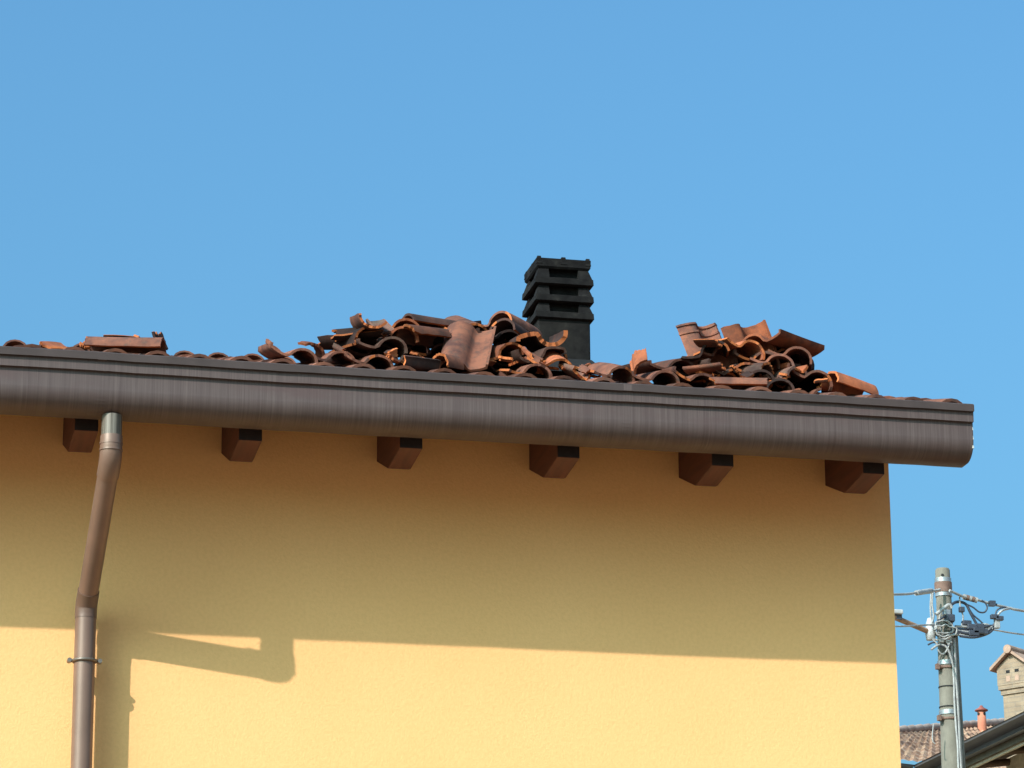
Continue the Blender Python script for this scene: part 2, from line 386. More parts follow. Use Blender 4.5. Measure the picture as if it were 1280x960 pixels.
# laid tiles: the lower courses one by one, the rest (hidden from the street) as one part
rt = random.Random(11)
laid = [tile_mesh('roof_tile', ['clay', 'fresh'], k, nx=12, ny=1) for k in range(3)]
laid_g = tile_mesh('roof_tile', ['clay_grey', 'fresh'], 9, nx=12, ny=1)
eave = [tile_mesh('roof_tile', ['clay', 'fresh'], 20+k, nx=12, ny=1, plug=True) for k in range(3)]
PITCHX = .1905; XR = X1-.118
ncol = int((XR-X0-.12)/PITCHX)+1; EXPO = .36*CT
def laid_matrix(c, k, flip=False):
    y = -.69 + k*EXPO
    x = XR - c*PITCHX
    a = TH - .022
    mt = Matrix.Translation((x+rt.uniform(-.004,.004), y+rt.uniform(-.008,.008), roof_z(y)+.022+rt.uniform(-.002,.003))) @ Matrix.Rotation(rt.uniform(-.012,.012), 4, 'Z') @ Matrix.Rotation(a+rt.uniform(-.006,.006), 4, 'X') @ Matrix.Rotation(rt.uniform(-.02,.02), 4, 'Y')
    if flip: mt = Matrix.Translation((0, 2*RIDGE, 0)) @ Matrix.Scale(-1, 4, (0, 1, 0)) @ mt
    return mt
NC = int((RIDGE+.69)/EXPO)
for k in range(7):
    for c in range(ncol):
        o = link('roof_tile', eave[rt.randrange(3)] if k == 0 else laid_g if rt.random() < .15 else laid[rt.randrange(3)], roof, laid_matrix(c, k))
st = MB(); src = laid[0]; sv = [v.co.copy() for v in src.vertices]; sf = [tuple(p.vertices) for p in src.polygons]
for k in range(NC+1):
    for c in range(ncol):
        for fl in (False, True):
            if not fl and k < 7: continue
            mt = laid_matrix(c, k, fl); st.add([mt @ v for v in sv], sf if not fl else [f[::-1] for f in sf], 0, True)
o = obj('upper_tiles', st, ['clay', 'fresh'], roof); o['kind'] = 'stuff'
rp = [(.11*math.cos(a), .085*math.sin(a)) for a in [math.pi*k/8 for k in range(9)]]
zr = roof_z(RIDGE)+.03; nrg = 17; lr = (X1-X0)/nrg
mbr = MB(); V = [(x, y*s, z*s) for x, s in ((0, 1), (lr+.04, .9)) for y, z in rp] + [(x, y*s*.87, z*s*.85) for x, s in ((0, 1), (lr+.04, .9)) for y, z in rp]
mbr.add(V, [(i, i+1, 10+i, 9+i) for i in range(8)] + [(18+i, 27+i, 28+i, 19+i) for i in range(8)] + [(i, 18+i, 19+i, i+1) for i in range(8)], 0, True)
rme = mbr.mesh('ridge_tile', ['clay'])
for i in range(nrg): link('ridge_tile', rme, roof, Matrix.Translation((X0+i*lr, RIDGE, zr)))

# ------------------------------------------------------------------ chimney
CY = 1.15                                                        # front face
cx1 = atY(738, 420, CY).x; W = .282; cxc = cx1-W/2; cyc = CY+W/2
def cz(v): return atY(700, v, CY).z
ch = obj('chimney', MB().frustum((cxc, cyc), W/2, W/2, roof_z(CY)-.1, W/2, W/2, cz(392)), 'chimney', house, .006)
ch['label'] = 'black concrete chimney with stacked louvre rings'
zr_ = [cz(399.5), cz(378.5), cz(357.0)]                          # lower edges of the rings
rw = .318/2
for k, z in enumerate(zr_):
    mb = MB(); mb.frustum((cxc, cyc), rw-.012, rw-.012, z, rw, rw, z+.006); mb.frustum((cxc, cyc), rw, rw, z+.0061, rw-.002, rw-.002, z+.038)
    mb.frustum((cxc, cyc), rw-.002, rw-.002, z+.0381, rw-.045, rw-.045, z+.054)
    obj('louvre_ring', mb, 'chimney', ch)
    up = (zr_+[cz(335.5)])[k+1]
    for sx in (-1, 1):
        for sy in (-1, 1):
            obj('corner_block', MB().frustum((cxc+sx*(rw-.042), cyc+sy*(rw-.042)), .037, .037, z+.037, .026, .026, up+.004, 0, -sx*.010, -sy*.010), 'chimney', ch)
obj('core', MB().box((cxc-.104, cyc-.104, zr_[0]), (cxc+.104, cyc+.104, cz(330))), 'chimney', ch)
z = cz(336); zt_ = cz(324); mb = MB(); cw = .292/2
mb.frustum((cxc, cyc), cw-.008, cw-.008, z, cw, cw, z+.01); mb.frustum((cxc, cyc), cw, cw, z+.0101, cw+.002, cw+.002, zt_)
obj('cap', mb, 'chimney', ch)
for sx in (-1, 0, 1):
    for sy in (-1, 0, 1):
        if (sx or sy):
            e = .013 if sx and sy else .015
            obj('cap_nub', MB().frustum((cxc+sx*(cw-e), cyc+sy*(cw-e)), e+.003, e+.003, zt_-.03, e*.7, e*.7, zt_+.012), 'chimney', ch)
zb = cz(448); xo = atY(758, 464, CY-.05).x
def fz(y): return cz(464) + TAN*(y-CY)
obj('flashing', MB().add([(cxc-.20, CY-.10, fz(CY-.10)),(xo, CY-.10, fz(CY-.10)),(xo, CY+.42, fz(CY+.42)),(cxc-.20, CY+.42, fz(CY+.42)),
     (cxc-W/2-.004, CY-.004, zb),(cxc+W/2+.004, CY-.004, zb),(cxc+W/2+.004, CY+W+.004, zb+.08),(cxc-W/2-.004, CY+W+.004, zb+.08)],
     [(0,1,5,4),(1,2,6,5),(2,3,7,6),(3,0,4,7)]), 'lead', ch)

# ------------------------------------------------------------------ loose tiles
GA = 'loose tiles heaped beside the chimney'; GB = 'loose tiles heaped near the gutter end'; GC = 'stray tiles on the roof above the downspout'; GD = 'loose tiles between the two heaps'
RX = .048      # x of the roll centre
def loose(u, v, Y, yaw, pitch, roll, label, grp, mat='clay', name='loose_tile', ax=RX, ay=0, az=.004, lean=0, **kw):
    global _sd
    _sd += 1
    if name == 'broken_tile':                            # broken pieces are ragged all round
        q = random.Random(_sd*7)
        if kw.get('s0'): kw.setdefault('side0', q.choice((.03, .05, .07)))
        if kw.get('s1'): kw.setdefault('side1', q.choice((.03, .05, .07)))
        else: kw.setdefault('side1', q.choice((0, .03, .06)))
        kw.setdefault('far', .04); kw.setdefault('near', q.choice((.006, .010, .018)))
    me = tile_mesh(name, [mat, 'fresh'], kw.pop('seed', _sd), **kw)
    p = atY(u, v, Y)
    Rm = Matrix.Rotation(rad(lean), 4, 'Y') @ Matrix.Rotation(rad(yaw), 4, 'Z') @ Matrix.Rotation(rad(pitch), 4, 'X') @ Matrix.Rotation(rad(roll), 4, 'Y')
    o = link(name, me, None, Matrix.Translation(p) @ Rm @ Matrix.Translation((-ax, -ay, -az)))
    return tag(o, label, 'roof tile' if name != 'tile_fragment' else 'tile fragment', grp)
_sd = 100
T = loose
F = 'tile_fragment'; BR = 'broken_tile'
# --- heap beside the chimney
T(379,452,-.50, 0,14,20, 'brown clay tile whose pan lip sticks up at the outer edge of the chimney-side heap', GA)
T(427,455,-.47, 0,15,11, 'brown clay tile lying between two others in the bottom row of the chimney-side heap', GA)
T(474,460,-.50, 0,15,15, 'brown clay tile with pale chipped lip at the bottom of the chimney-side heap', GA, near=.012)
T(389,445,-.30, 12,20,0, 'orange roll-shaped fragment lying behind the lowest row of the chimney-side heap', GA, 'clay_red', F, s0=.55, L=.10, far=.04)
T(343,437,-.46, 10,30,10, 'short broken lip of tile standing at the tip of the chimney-side heap', GA, 'clay', F, ax=-.1, s1=.22, L=.09, near=.02)
T(430,444,-.44, 20,30,20, 'pale broken tile corner pointing up beneath the dark overhanging tiles', GA, 'clay_grey', F, ax=-.1, s1=.25, L=.10, near=.03)
T(491,437,-.42, 0,12,6, 'greyish wave-shaped tile bridging the middle of the chimney-side heap', GA, 'clay_grey')
T(468,394,-.44, 0,13,183, 'upturned tile piece lying like a cup on top of the chimney-side heap', GA, 'clay', BR, s0=.43, L=.26)
T(505,424,-.34, -4,11,4, 'orange arched tile end with a pale broken rim in the chimney-side heap', GA, 'clay_red', BR, s0=.40, near=.010)
T(508,414,-.22, -8,11,10, 'red-brown arched tile lying over the orange one in the chimney-side heap', GA, 'clay_red', BR, s0=.15)
T(441,421,-.16, 72,2,168, 'dark upturned tile overhanging the outer edge of the chimney-side heap', GA, 'clay_dark_shade', BR, ay=.12, L=.26, near=.06, far=.05, side0=.08, side1=.06)
T(452,407,-.30, 66,-2,170, 'dark flat tile piece with orange broken edge below the upturned cup-like piece', GA, 'clay_dark_shade', BR, ay=.1, s0=.15, s1=.85, L=.24, near=.06, far=.05, side0=.08, side1=.08)
T(461,424,-.36, 12,8,-22, 'dark broken tile with ragged orange edge under the upturned cup-like piece', GA, 'clay_dark_shade', BR, s0=.2, L=.25, near=.05)
T(484,415,-.34, 25,40,-25, 'grey flat corner of tile wedged in the top of the chimney-side heap', GA, 'clay_grey', F, ax=-.07, s1=.36, L=.12, near=.01)
T(497,453,-.44, -35,15,-45, 'narrow grey tile strip propped diagonally low in the chimney-side heap', GA, 'clay_grey', F, ax=-.07, s1=.35, L=.2)
T(540,426,-.28, -62,6,-8, 'orange-brown tile roll lying crosswise with a ragged rim', GA, 'clay', BR, s0=.36, ay=.17, L=.24, near=.04, side0=.06, side1=.06)
T(548,414,-.05, -70,2,-14, 'dark tile lying crosswise along the top of the chimney-side heap', GA, 'clay_dark_shade', BR, ay=.18, L=.40, side1=.05)
T(527,446,-.46, 30,20,10, 'small bright orange chip of broken clay in the chimney-side heap', GA, 'fresh', F, ax=-.07, s0=.1, s1=.3, L=.06, near=.02, side0=.05)
T(524,462,-.50, -66,4,-10, 'dark grey tile strip lying crosswise near the gutter rim', GA, 'clay_dark_shade', BR, ax=-.05, ay=.10, s1=.5, L=.20, fresh=False, side1=0, far=.02)
T(548,458,-.52, -55,5,10, 'short orange-rimmed tile end beside the upright pinkish tile', GA, 'clay', F, s0=.5, L=.10, near=.02)
T(578,464,-.46, 160,-43,0, 'whole pinkish tile leaning upright with its roll and pan facing out', GA, 'clay', ax=0, ay=.42, az=.0)
T(594,420,-.12, 8,24,6, 'pinkish tile roll showing over the top of the upright tile', GA, 'clay', BR, s0=.1, L=.3)
T(562,414,-.02, -60,18,-30, 'short dark brown strip of tile poking up behind the upright tile', GA, 'clay_dark_shade', F, ax=-.05, s1=.4, L=.2)
T(625,404,-.14, -48,-4,4, 'dark brown tile with long side edge sloping down toward the chimney', GA, 'clay', BR, s0=.05, L=.24)
T(628,413,-.20, -42,-3,6, 'dark tile nested beneath the one sloping toward the chimney', GA, 'clay_dark_shade', BR, L=.22)
T(690,416,-.38, 178,-12,188, 'upturned tile with a broad bright orange broken edge in front of the chimney', GA, 'clay_dark_shade', BR, ay=.34, L=.34, far=.03, th=.0105)
T(664,437,-.50, 2,13,172, 'upturned grey-brown tile lying hollow side up in front of the chimney', GA, 'clay_grey')
T(700,464,-.50, 6,32,16, 'smooth orange tile face sloping toward the gutter in front of the chimney', GA, 'clay_red', BR, L=.13, far=.03, side1=.06)
T(672,471,-.56, 0,15,9, 'brown tile with broken orange lip lying right at the gutter before the chimney', GA, 'clay', BR, s0=.08, side0=.07, near=.014)
T(724,446,-.25, 0,10,184, 'thin curved orange fragment lying hollow side up at the chimney foot', GA, 'clay_red', F, s0=.44, L=.12, near=.02)
T(726,470,-.56, 18,22,18, 'squarish grey tile corner at the gutter in front of the chimney foot', GA, 'clay_grey', F, ax=-.06, s1=.45, L=.13, near=.03)
T(742,470,-.48, -20,18,10, 'small pale orange splinter lying beside the squarish grey tile corner', GA, 'fresh', F, ax=-.06, s0=.1, s1=.32, L=.10, near=.03, far=.03)
T(628,452,-.34, 8,12,196, 'dark tile lying hollow side up behind the upright pinkish tile', GA, 'clay_dark_shade')
T(616,438,-.26, -12,12,205, 'dark tile turned over in the shade behind the upright pinkish tile', GA, 'clay_dark_shade')
T(638,428,-.20, 0,10,12, 'dark brown tile at the core of the heap facing the chimney', GA, 'clay_dark_shade')
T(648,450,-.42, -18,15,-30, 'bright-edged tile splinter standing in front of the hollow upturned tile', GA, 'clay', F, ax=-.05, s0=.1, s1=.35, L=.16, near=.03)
T(520,440,-.20, 5,8,0, 'dark tile in the core of the heap below the orange arched ends', GA, 'clay_dark_shade')
T(555,445,-.22, -10,8,6, 'dark tile in the core of the heap behind the upright pinkish tile', GA, 'clay_dark_shade')
T(478,446,-.28, 6,8,3, 'shaded brown tile in the core of the heap under the wave-shaped tile', GA, 'clay_dark_shade')
T(596,452,-.30, 0,8,0, 'shaded tile holding up the upright pinkish tile from behind', GA, 'clay_dark_shade')
T(660,456,-.26, 5,8,-4, 'shaded tile in the core of the heap right before the chimney', GA, 'clay_dark_shade')
# --- between the heaps
T(777,474,-.56, 12,20,6, 'single smooth brown tile roll lying askew beside the chimney flashing', GD, 'clay', BR, s0=.1, L=.26)
T(806,462,-.46, -10,50,-24, 'thick broken tile corner standing up with an orange upper face', GD, 'clay_red', F, ax=.03, ay=.02, s0=.30, s1=.72, L=.12, far=.04, side0=.04)
T(832,479,-.56, 0,14,8, 'brown tile lying flat at the gutter below the standing broken corner', GD, 'clay')
T(853,464,-.36, 4,13,5, 'brown arched tile lying behind the low row beside the tall upright tile', GD, 'clay')
T(880,483,-.56, 0,13,22, 'brown tile tipped with its lip raised at the foot of the tall upright tile', GD, 'clay', near=.010)
# --- heap near the gutter end
T(873,402,-.26, 8,-104,0, 'tall tile standing on end showing its ribbed underside', GB, 'clay', ax=0, az=0, L=.31, far=.04, lean=-13, ribs='near', s0=.055, s1=.88, fresh=False)
T(929,404,-.18, 6,-100,0, 'red tile standing on end behind with a stepped top edge', GB, 'clay_red', ax=0, az=0, lean=-15, s0=.05, L=.32, far=.03)
T(950,427,-.28, 132,9,0, 'orange-red tile laid across the heap like a little roof', GB, 'clay_red', ax=0, ay=.42, az=.01, lean=-16)
T(907,448,-.34, 18,4,4, 'dark hollow tile end gaping below the two standing tiles', GB, 'clay', BR, s0=.12)
T(882,431,-.40, 50,8,0, 'thin flat tile sliver jutting out in front of the ribbed standing tile', GB, 'clay', F, ax=-.06, ay=.08, s0=.05, s1=.30, L=.12, near=.04)
T(921,477,-.50, 0,12,28, 'tile tipped steeply with a pale chipped lip below the gaping tile end', GB, 'clay_grey', near=.008)
T(958,455,-.37, 0,12,13, 'grey-brown wave-shaped tile under the tile laid like a little roof', GB, 'clay_grey')
T(934,469,-.44, -6,11,8, 'narrow lit orange arch nested between two grey tiles', GB, 'clay_red', BR, s0=.42, L=.3)
T(909,481,-.46, 14,9,2, 'dark arched tile end gaping low above the gutter rim', GB, 'clay', BR, s0=.14)
T(891,462,-.48, 50,2,-6, 'thin lit tile slab lying over the low gaping tile end', GB, 'clay', F, ax=-.06, ay=.05, s0=.02, s1=.40, L=.18, near=.04)
T(958,489,-.60, 76,2,-6, 'smooth orange-brown tile roll lying lengthwise along the gutter rim', GB, 'clay', BR, s0=.42, L=.26, near=.012)
T(958,469,-.46, 42,8,-22, 'grey fragment with dark edge lodged under the wave-shaped tile', GB, 'clay_grey', F, s0=.45, L=.18, near=.03)
T(997,449,-.33, -18,9,18, 'tile arch hanging open below the eave of the tile laid like a roof', GB, 'clay', BR, s0=.10, L=.22)
T(1023,479,-.45, -12,12,26, 'tile tipped on its side with lip raised at the outer flank of the heap', GB, 'clay', near=.010)
T(1000,472,-.48, 8,9,-8, 'curved greenish-grey tile piece stacked in the outer flank of the heap', GB, 'clay_grey', BR, s1=.62, L=.24)
T(1004,484,-.54, -4,10,186, 'upturned brown tile at the bottom of the heap flank toward the gutter end', GB, 'clay', BR, s0=.3, L=.3)
T(1000,463,-.40, 20,6,4, 'flat orange tile slab stacked above the greenish-grey piece', GB, 'clay_red', BR, ax=-.05, s1=.5, L=.24, near=.02)
T(1062,488,-.44, -70,-8,6, 'orange tile roll sliding off the heap toward the gutter end', GB, 'clay_red', BR, s0=.22, ay=.12, L=.24, far=.01)
T(1042,482,-.44, -40,8,10, 'short bright broken piece between the tipped tile and the sliding roll', GB, 'clay_red', F, s0=.5, s1=.8, L=.08, near=.02, far=.02)
T(975,489,-.55, -14,11,0, 'dark arched tile at the foot of the heap beside the lengthwise roll', GB, 'clay_dark_shade', BR, s0=.1)
T(940,480,-.30, 0,8,0, 'shaded tile in the core of the heap under the standing tiles', GB, 'clay_dark_shade')
T(890,470,-.28, 0,8,0, 'shaded tile in the core of the heap behind the ribbed standing tile', GB, 'clay_dark_shade')
T(975,466,-.22, 8,8,6, 'shaded tile in the core of the heap under the tile laid like a roof', GB, 'clay_dark_shade')
T(925,452,-.10, -6,8,0, 'shaded tile propping the red standing tile from behind', GB, 'clay_dark_shade')
# --- stray pieces above the downspout
T(70,434,-.46, -60,8,24, 'thin shard leaning on a tile roll with a sunlit edge', GC, 'clay_red', F, ax=-.05, ay=.05, s0=.05, s1=.36, L=.12, near=.02)
T(113,434,-.48, 10,45,-10, 'small orange splinter pointing up like a spike', GC, 'fresh', F, ax=-.06, s0=.1, s1=.24, L=.05, near=.02, far=.03)
T(204,439,-.55, 72,3,-12, 'smooth tile roll lying sideways along the gutter rim', GC, 'clay', BR, s0=.40, L=.36, side0=.02, near=.008)
T(148,427,-.40, 84,1,0, 'dark flat tile strip lying behind the sideways tile roll', GC, 'clay_dark_shade', F, ax=-.06, ay=.07, s0=.05, s1=.34, L=.14)
T(179,426,-.46, 30,25,20, 'tiny clay crumb resting on top of the sideways tile roll', GC, 'clay', F, ax=-.06, s0=.14, s1=.26, L=.04, near=.01, far=.01)
T(203,430,-.42, 30,62,10, 'dark triangular shard standing at the end of the sideways tile roll', GC, 'clay_dark_shade', F, ax=-.06, ay=.02, s0=.05, s1=.34, L=.09, far=.06, fresh=False)
T(992,470,-.25, -10,8,5, 'shaded tile holding up the open hanging tile arch', GB, 'clay_dark_shade')
T(1010,482,-.22, -6,8,4, 'shaded tile at the back of the heap flank toward the gutter end', GB, 'clay_dark_shade')
T(632,442,-.10, 4,8,6, 'shaded tile at the back of the heap beside the chimney base', GA, 'clay_dark_shade')
T(610,455,-.14, -5,8,2, 'shaded tile lying deep behind the upright pinkish tile', GA, 'clay_dark_shade')
T(645,465,-.20, 0,10,0, 'shaded tile resting on the roof behind the hollow upturned tile', GA, 'clay_dark_shade')
# small chips lying about in both heaps
rk = random.Random(21)
def chips(n, u0, u1, vf, grp, lab):
    for i in range(n):
        u = rk.uniform(u0, u1)
        if 540 < u < 615: u += 85
        lo, hi = vf(u); v = rk.uniform(lo, hi)
        mt = rk.choice(['clay', 'clay_red', 'fresh', 'clay_dark_shade', 'clay', 'clay_dark_shade']); a = rk.uniform(.05, .7)
        loose(u, v, rk.uniform(-.56, -.42), rk.uniform(-80, 80), rk.uniform(-10, 40), rk.uniform(-50, 50), lab[mt], grp, mt, F, ax=prof_at(a+.12)[0], ay=.03, az=prof_at(a+.12)[1],
              s0=a, s1=a+rk.uniform(.12, .2), L=rk.uniform(.035, .07), near=.016, far=.016, side0=.03, side1=.03)
def rim_v(u): return 434 + .0585*u
def top_a(u): return rim_v(u)-26, rim_v(u)-4
chips(16, 440, 735, top_a, GA, {'clay': 'small brown clay chip in the chimney-side heap', 'clay_red': 'small red clay chip in the chimney-side heap', 'fresh': 'small bright orange clay chip in the chimney-side heap', 'clay_dark_shade': 'small dark clay chip in the chimney-side heap'})
chips(12, 880, 1040, top_a, GB, {'clay': 'small brown clay chip in the heap near the gutter end', 'clay_red': 'small red clay chip in the heap near the gutter end', 'fresh': 'small bright orange clay chip in the heap near the gutter end', 'clay_dark_shade': 'small dark clay chip in the heap near the gutter end'})
T(1000,456,-.12, -16,8,14, 'shaded tile behind the open hanging tile arch', GB, 'clay_dark_shade')
T(985,450,-.18, 8,8,0, 'shaded tile wedged beneath the tile laid like a roof', GB, 'clay_dark_shade')
T(894,441,-.42, -12,8,-10, 'dark tile layer pressed under the ribbed standing tile', GB, 'clay_dark_shade', BR, s0=.05, L=.28)
T(940,441,-.40, 14,9,18, 'orange-edged tile layer under the red standing tile', GB, 'clay_red', BR, s0=.08, L=.26)
T(975,458,-.44, -16,9,16, 'thin brown tile layer between the wave-shaped tile and the open hanging arch', GB, 'clay', BR, s0=.1, L=.24)
T(950,478,-.50, -20,10,-12, 'dark tile layer above the lengthwise orange-brown roll', GB, 'clay_dark_shade', BR, s0=.1, L=.24)
T(614,424,-.04, -16,9,14, 'dark broken tile layer beside the upright pinkish tile top', GA, 'clay_dark_shade', BR, s0=.1, L=.22)
T(640,444,-.40, 16,9,-16, 'orange broken tile layer in front of the nested dark tiles', GA, 'clay_red', BR, s0=.12, L=.2, near=.02)

# ------------------------------------------------------------------ utility pole
YP = 20.0
pt, pb = atY(1178, 711, YP), atY(1189, 960, YP)
px, py = pt.x, YP; top = pt.z; SC = (atY(1188,711,YP)-atY(1178,711,YP)).length/10      # metres per pixel here
def P(u, v, d=0): return atY(u, v, YP+d)
def poleR(z): return 8.6*SC + (top-z)*.0125
pole = tag(empty('utility_pole', (px, py, 0)), 'tapered grey concrete utility pole carrying cables and coiled wires', 'utility pole')
obj('shaft', MB().tube([(px, py, 0), (px, py, top-.02), (px, py, top)], [poleR(0), poleR(top), poleR(top)-.012], 24), 'pole', pole)
def zpx(v): return atY(1180, v, YP).z
for v, h, mt in ((726, .05, 'steel'), (744, .04, 'steel'), (735, .12, 'rust'), (829, .05, 'steel'), (835, .022, 'rust'), (859, .012, 'hole'), (884, .012, 'hole'), (891, .05, 'steel'), (899, .022, 'rust')):
    z = zpx(v); r = poleR(z)+(.010 if mt == 'steel' else .007 if mt == 'hole' else .014)
    obj('band', MB().tube([(px, py, z-h/2), (px, py, z+h/2)], r, 24), mt, pole)
for v in (835, 899):
    z = zpx(v); r = poleR(z)
    obj('clamp_bolt', MB().tube([(px-r-.05, py-.06, z), (px-r+.02, py-.06, z)], .022, 8).box((px-r-.055, py-.09, z-.03), (px-r-.02, py-.03, z+.03)), 'rust', pole)
for v in (721, 733, 819):
    z = zpx(v); r = poleR(z)
    a = rad(-112); d = Vector((math.cos(a), math.sin(a), 0)); c0 = Vector((px, py, z))
    obj('hole', MB().tube([c0+d*(r-.02), c0+d*(r+.003)], .017, 10), 'hole', pole)
# conduit up the shaded side
cpts = []
for v in (795, 860, 930, 1000, 1250): 
    z = zpx(v); cpts.append((px+poleR(z)+.018, py-.03, z))
cpts[-1] = (px+poleR(0)+.028, py-.03, 0)
obj('conduit', MB().tube(cpts, .026, 12), 'conduit', pole)
for dx, mt, r in ((-.02, 'cable_light', .013), (.012, 'cable_light', .017), (.045, 'cable_light', .012)):
    pp = []
    for i, v in enumerate((800, 826, 850, 880, 905, 935, 965, 1100)):
        z = zpx(v); rr = poleR(z); a = rad(-62) + dx/rr + .05*math.sin(i*1.9+dx*90)
        pp.append((px+(rr+r)*math.cos(a), py+(rr+r)*math.sin(a), z))
    pp.append((pp[-1][0]+.03, pp[-1][1], 0))
    obj('riser_cable', MB().tube(smooth_path(pp, 5), r, 8), mt, pole)
# coils and junction pieces on the pole
rc = random.Random(5)
def cable(name, pix, r, mt, parent, d=-.16, n=6): return obj(name, MB().tube(smooth_path([P(u, v, d if len(q) == 0 else q[0]) for (u, v, *q) in pix], n), r, 8), mt, parent)
for k in range(4):
    cu, cv, ru, rv = 1180+rc.uniform(-2,3), 782+rc.uniform(-4,6), 9+k*1.5, 13-k*2
    cable('wire_coil', [(cu+ru*math.cos(a)+rc.uniform(-1.6,1.6), cv+rv*math.sin(a)+rc.uniform(-1.8,1.8), -.15-.02*k) for a in [2*math.pi*i/14+k for i in range(15)]], .009, 'cable_light', pole)
for pix, r, mt in ([[(1166,740),(1165,755),(1167,770),(1163,785),(1165,797),(1172,806)], .012, 'cable_light'], [[(1164,742),(1163,760),(1165,778),(1170,790),(1176,800)], .010, 'cable_light'],
    [[(1170,768),(1178,762),(1186,756),(1190,760)], .02, 'cable_light'], [[(1172,776),(1180,771),(1188,770),(1192,778)], .013, 'cable_dark'],
    [[(1163,795),(1170,800),(1180,799),(1190,803)], .012, 'cable_light'], [[(1160,806),(1168,803),(1178,808),(1188,806)], .010, 'cable_dark'], [[(1164,812),(1174,806),(1184,810),(1190,826)], .013, 'cable_light'],
    [[(1172,812),(1178,818),(1184,812),(1188,800)], .010, 'cable_light'], [[(1166,788),(1174,796),(1186,794),(1190,786)], .012, 'cable_dark'], [[(1176,764),(1174,780),(1180,796),(1186,806)], .012, 'cable_light'],
    [[(1167,905,-.2),(1165.5,918,-.2),(1166,926,-.2),(1169,930,-.2)], .007, 'cable_light']):
    cable('loose_wire', pix, r, mt, pole)
bx = P(1163, 786, -.12)
obj('insulator', MB().lathe([(.0,-.14),(.05,-.13),(.062,-.06),(.05,.06),(.03,.12),(.0,.13)], 12, 0, bx), 'white_plastic', pole)
for (u, v, s_) in ((1183,766,.04),(1187,773,.05),(1176,801,.03)):
    c = P(u, v, -.14); obj('junction_box', MB().box((c.x-s_, c.y-s_, c.z-s_*.8), (c.x+s_, c.y+s_, c.z+s_*.8)), 'steel' if s_ != .05 else 'cable_dark', pole, .01)
# street-lamp arm
arm = tag(empty('street_lamp', P(1163, 792, -.10)), 'brown lamp arm with pale head reaching out from the concrete pole', 'street lamp')
a0, a1 = P(1164, 791, -.10), P(1100, 764, -.5)
obj('arm', MB().tube([a0, a1], .030, 10), 'arm_wood', arm)
hd = P(1121, 768, -.38); obj('lamp_head', MB().box((hd.x-.17, hd.y-.07, hd.z-.005), (hd.x+.055, hd.y+.07, hd.z+.045)), 'white_plastic', arm, .012)
obj('bracket', MB().box((hd.x-.02, hd.y-.03, hd.z-.06), (hd.x+.05, hd.y+.03, hd.z+.0)), 'cable_dark', arm)
# overhead cables
def over(pix, r, mt, label, extra=(), fat=None):
    o = obj('overhead_cable', MB().tube(smooth_path([P(u, v, *q) for (u, v, *q) in pix], 8), r, 8), mt); tag(o, label, 'cable'); return o
c1 = over([(1175,737,-.14),(1163,739,-.3),(1146,741,-.8),(1117,743,-1.6),(1000,742,-4),(500,742,-7),(-700,742,-11)], .014, 'cable_light', 'pale overhead cable running from the pole top behind the yellow house')
obj('spiral_grip', MB().tube([P(1164,738.5,-.3), P(1145,741.3,-.82)], .030, 8), 'cable_light', c1)
c2 = over([(1166,781,-.16),(1150,781.5,-.6),(1118,783,-1.6),(1000,783,-4),(500,783,-7),(-700,783,-11)], .010, 'cable_light', 'thin lower overhead wire passing behind the yellow house at lamp arm height')
c3 = over([(1187,738,-.14),(1205,746,-.05),(1224,750.5,.05),(1240,755,.1),(1262,760,.2),(1282,764,.3),(1400,782,1),(1700,800,3)], .016, 'cable_light', 'thick pale cable stretching from pole top away past the brick chimney')
for i in range(5):
    q = P(1205.5+i*3.6, 746.2+i*.95, -.02); obj('grip_ring', MB().tube([q-Vector((.014,0,-.004)), q+Vector((.014,0,-.004))], .034, 8), 'rust' if i % 2 else 'cable_light', c3)
q = P(1240, 754.5, .08); obj('connector', MB().box((q.x-.035,q.y-.03,q.z-.03),(q.x+.035,q.y+.03,q.z+.03)).tube([q-Vector((.06,0,-.01)), q+Vector((.06,0,-.01))], .014, 8), 'cable_dark', c3)
c4 = over([(1195,783,-.1),(1215,785,-.05),(1240,787,.1),(1282,793.5,.3),(1400,806,1),(1700,820,3)], .010, 'cable_light', 'thin lower wire leaving the dark cable bundle past the brick chimney')
for pix, r, mt, lb in ([[(1188,757,-.1),(1194,753,-.05),(1201,752.5),(1208,756),(1213,766),(1219,777),(1222,783)], .017, 'cable_dark', 'thick dark cable arching from the pole down into the cable bundle'],
    [[(1206,754.5),(1216,759),(1224,765),(1231,765),(1234,759),(1231,753),(1227,750.5)], .010, 'cable_dark', 'thin dark cable looping up to the pale overhead cable'],
    [[(1209,757),(1216,768),(1225,776),(1233,784)], .010, 'cable_dark', 'thin dark wire slanting beside the thick arching cable'],
    [[(1247,783),(1246,776),(1248,768),(1253,763),(1262,760.5,.2)], .014, 'cable_light', 'pale cable curling up from the bundle end to the overhead cable'],
    [[(1244,770),(1246,763),(1251,760),(1258,759,.2)], .010, 'cable_dark', 'short dark cable curling up to join the overhead cable'],
    [[(1199.5,746,-.05),(1200,756,-.05),(1201.5,762,-.05),(1204,772,-.05),(1202,782,-.05)], .009, 'cable_light', 'thin vertical wire hanging with a dark connector on it']):
    o = tag(cable('jumper_cable', pix, r, mt, None, 0), lb, 'cable')
    if 'vertical' in lb:
        q = P(1202, 762, -.06); obj('connector', MB().box((q.x-.03,q.y-.03,q.z-.03),(q.x+.03,q.y+.03,q.z+.03)), 'cable_dark', o, .008)
bun = tag(empty('cable_bundle', P(1192, 790, -.1)), 'dark tangled bundle of cable joints beside the concrete pole', 'cable bundle')
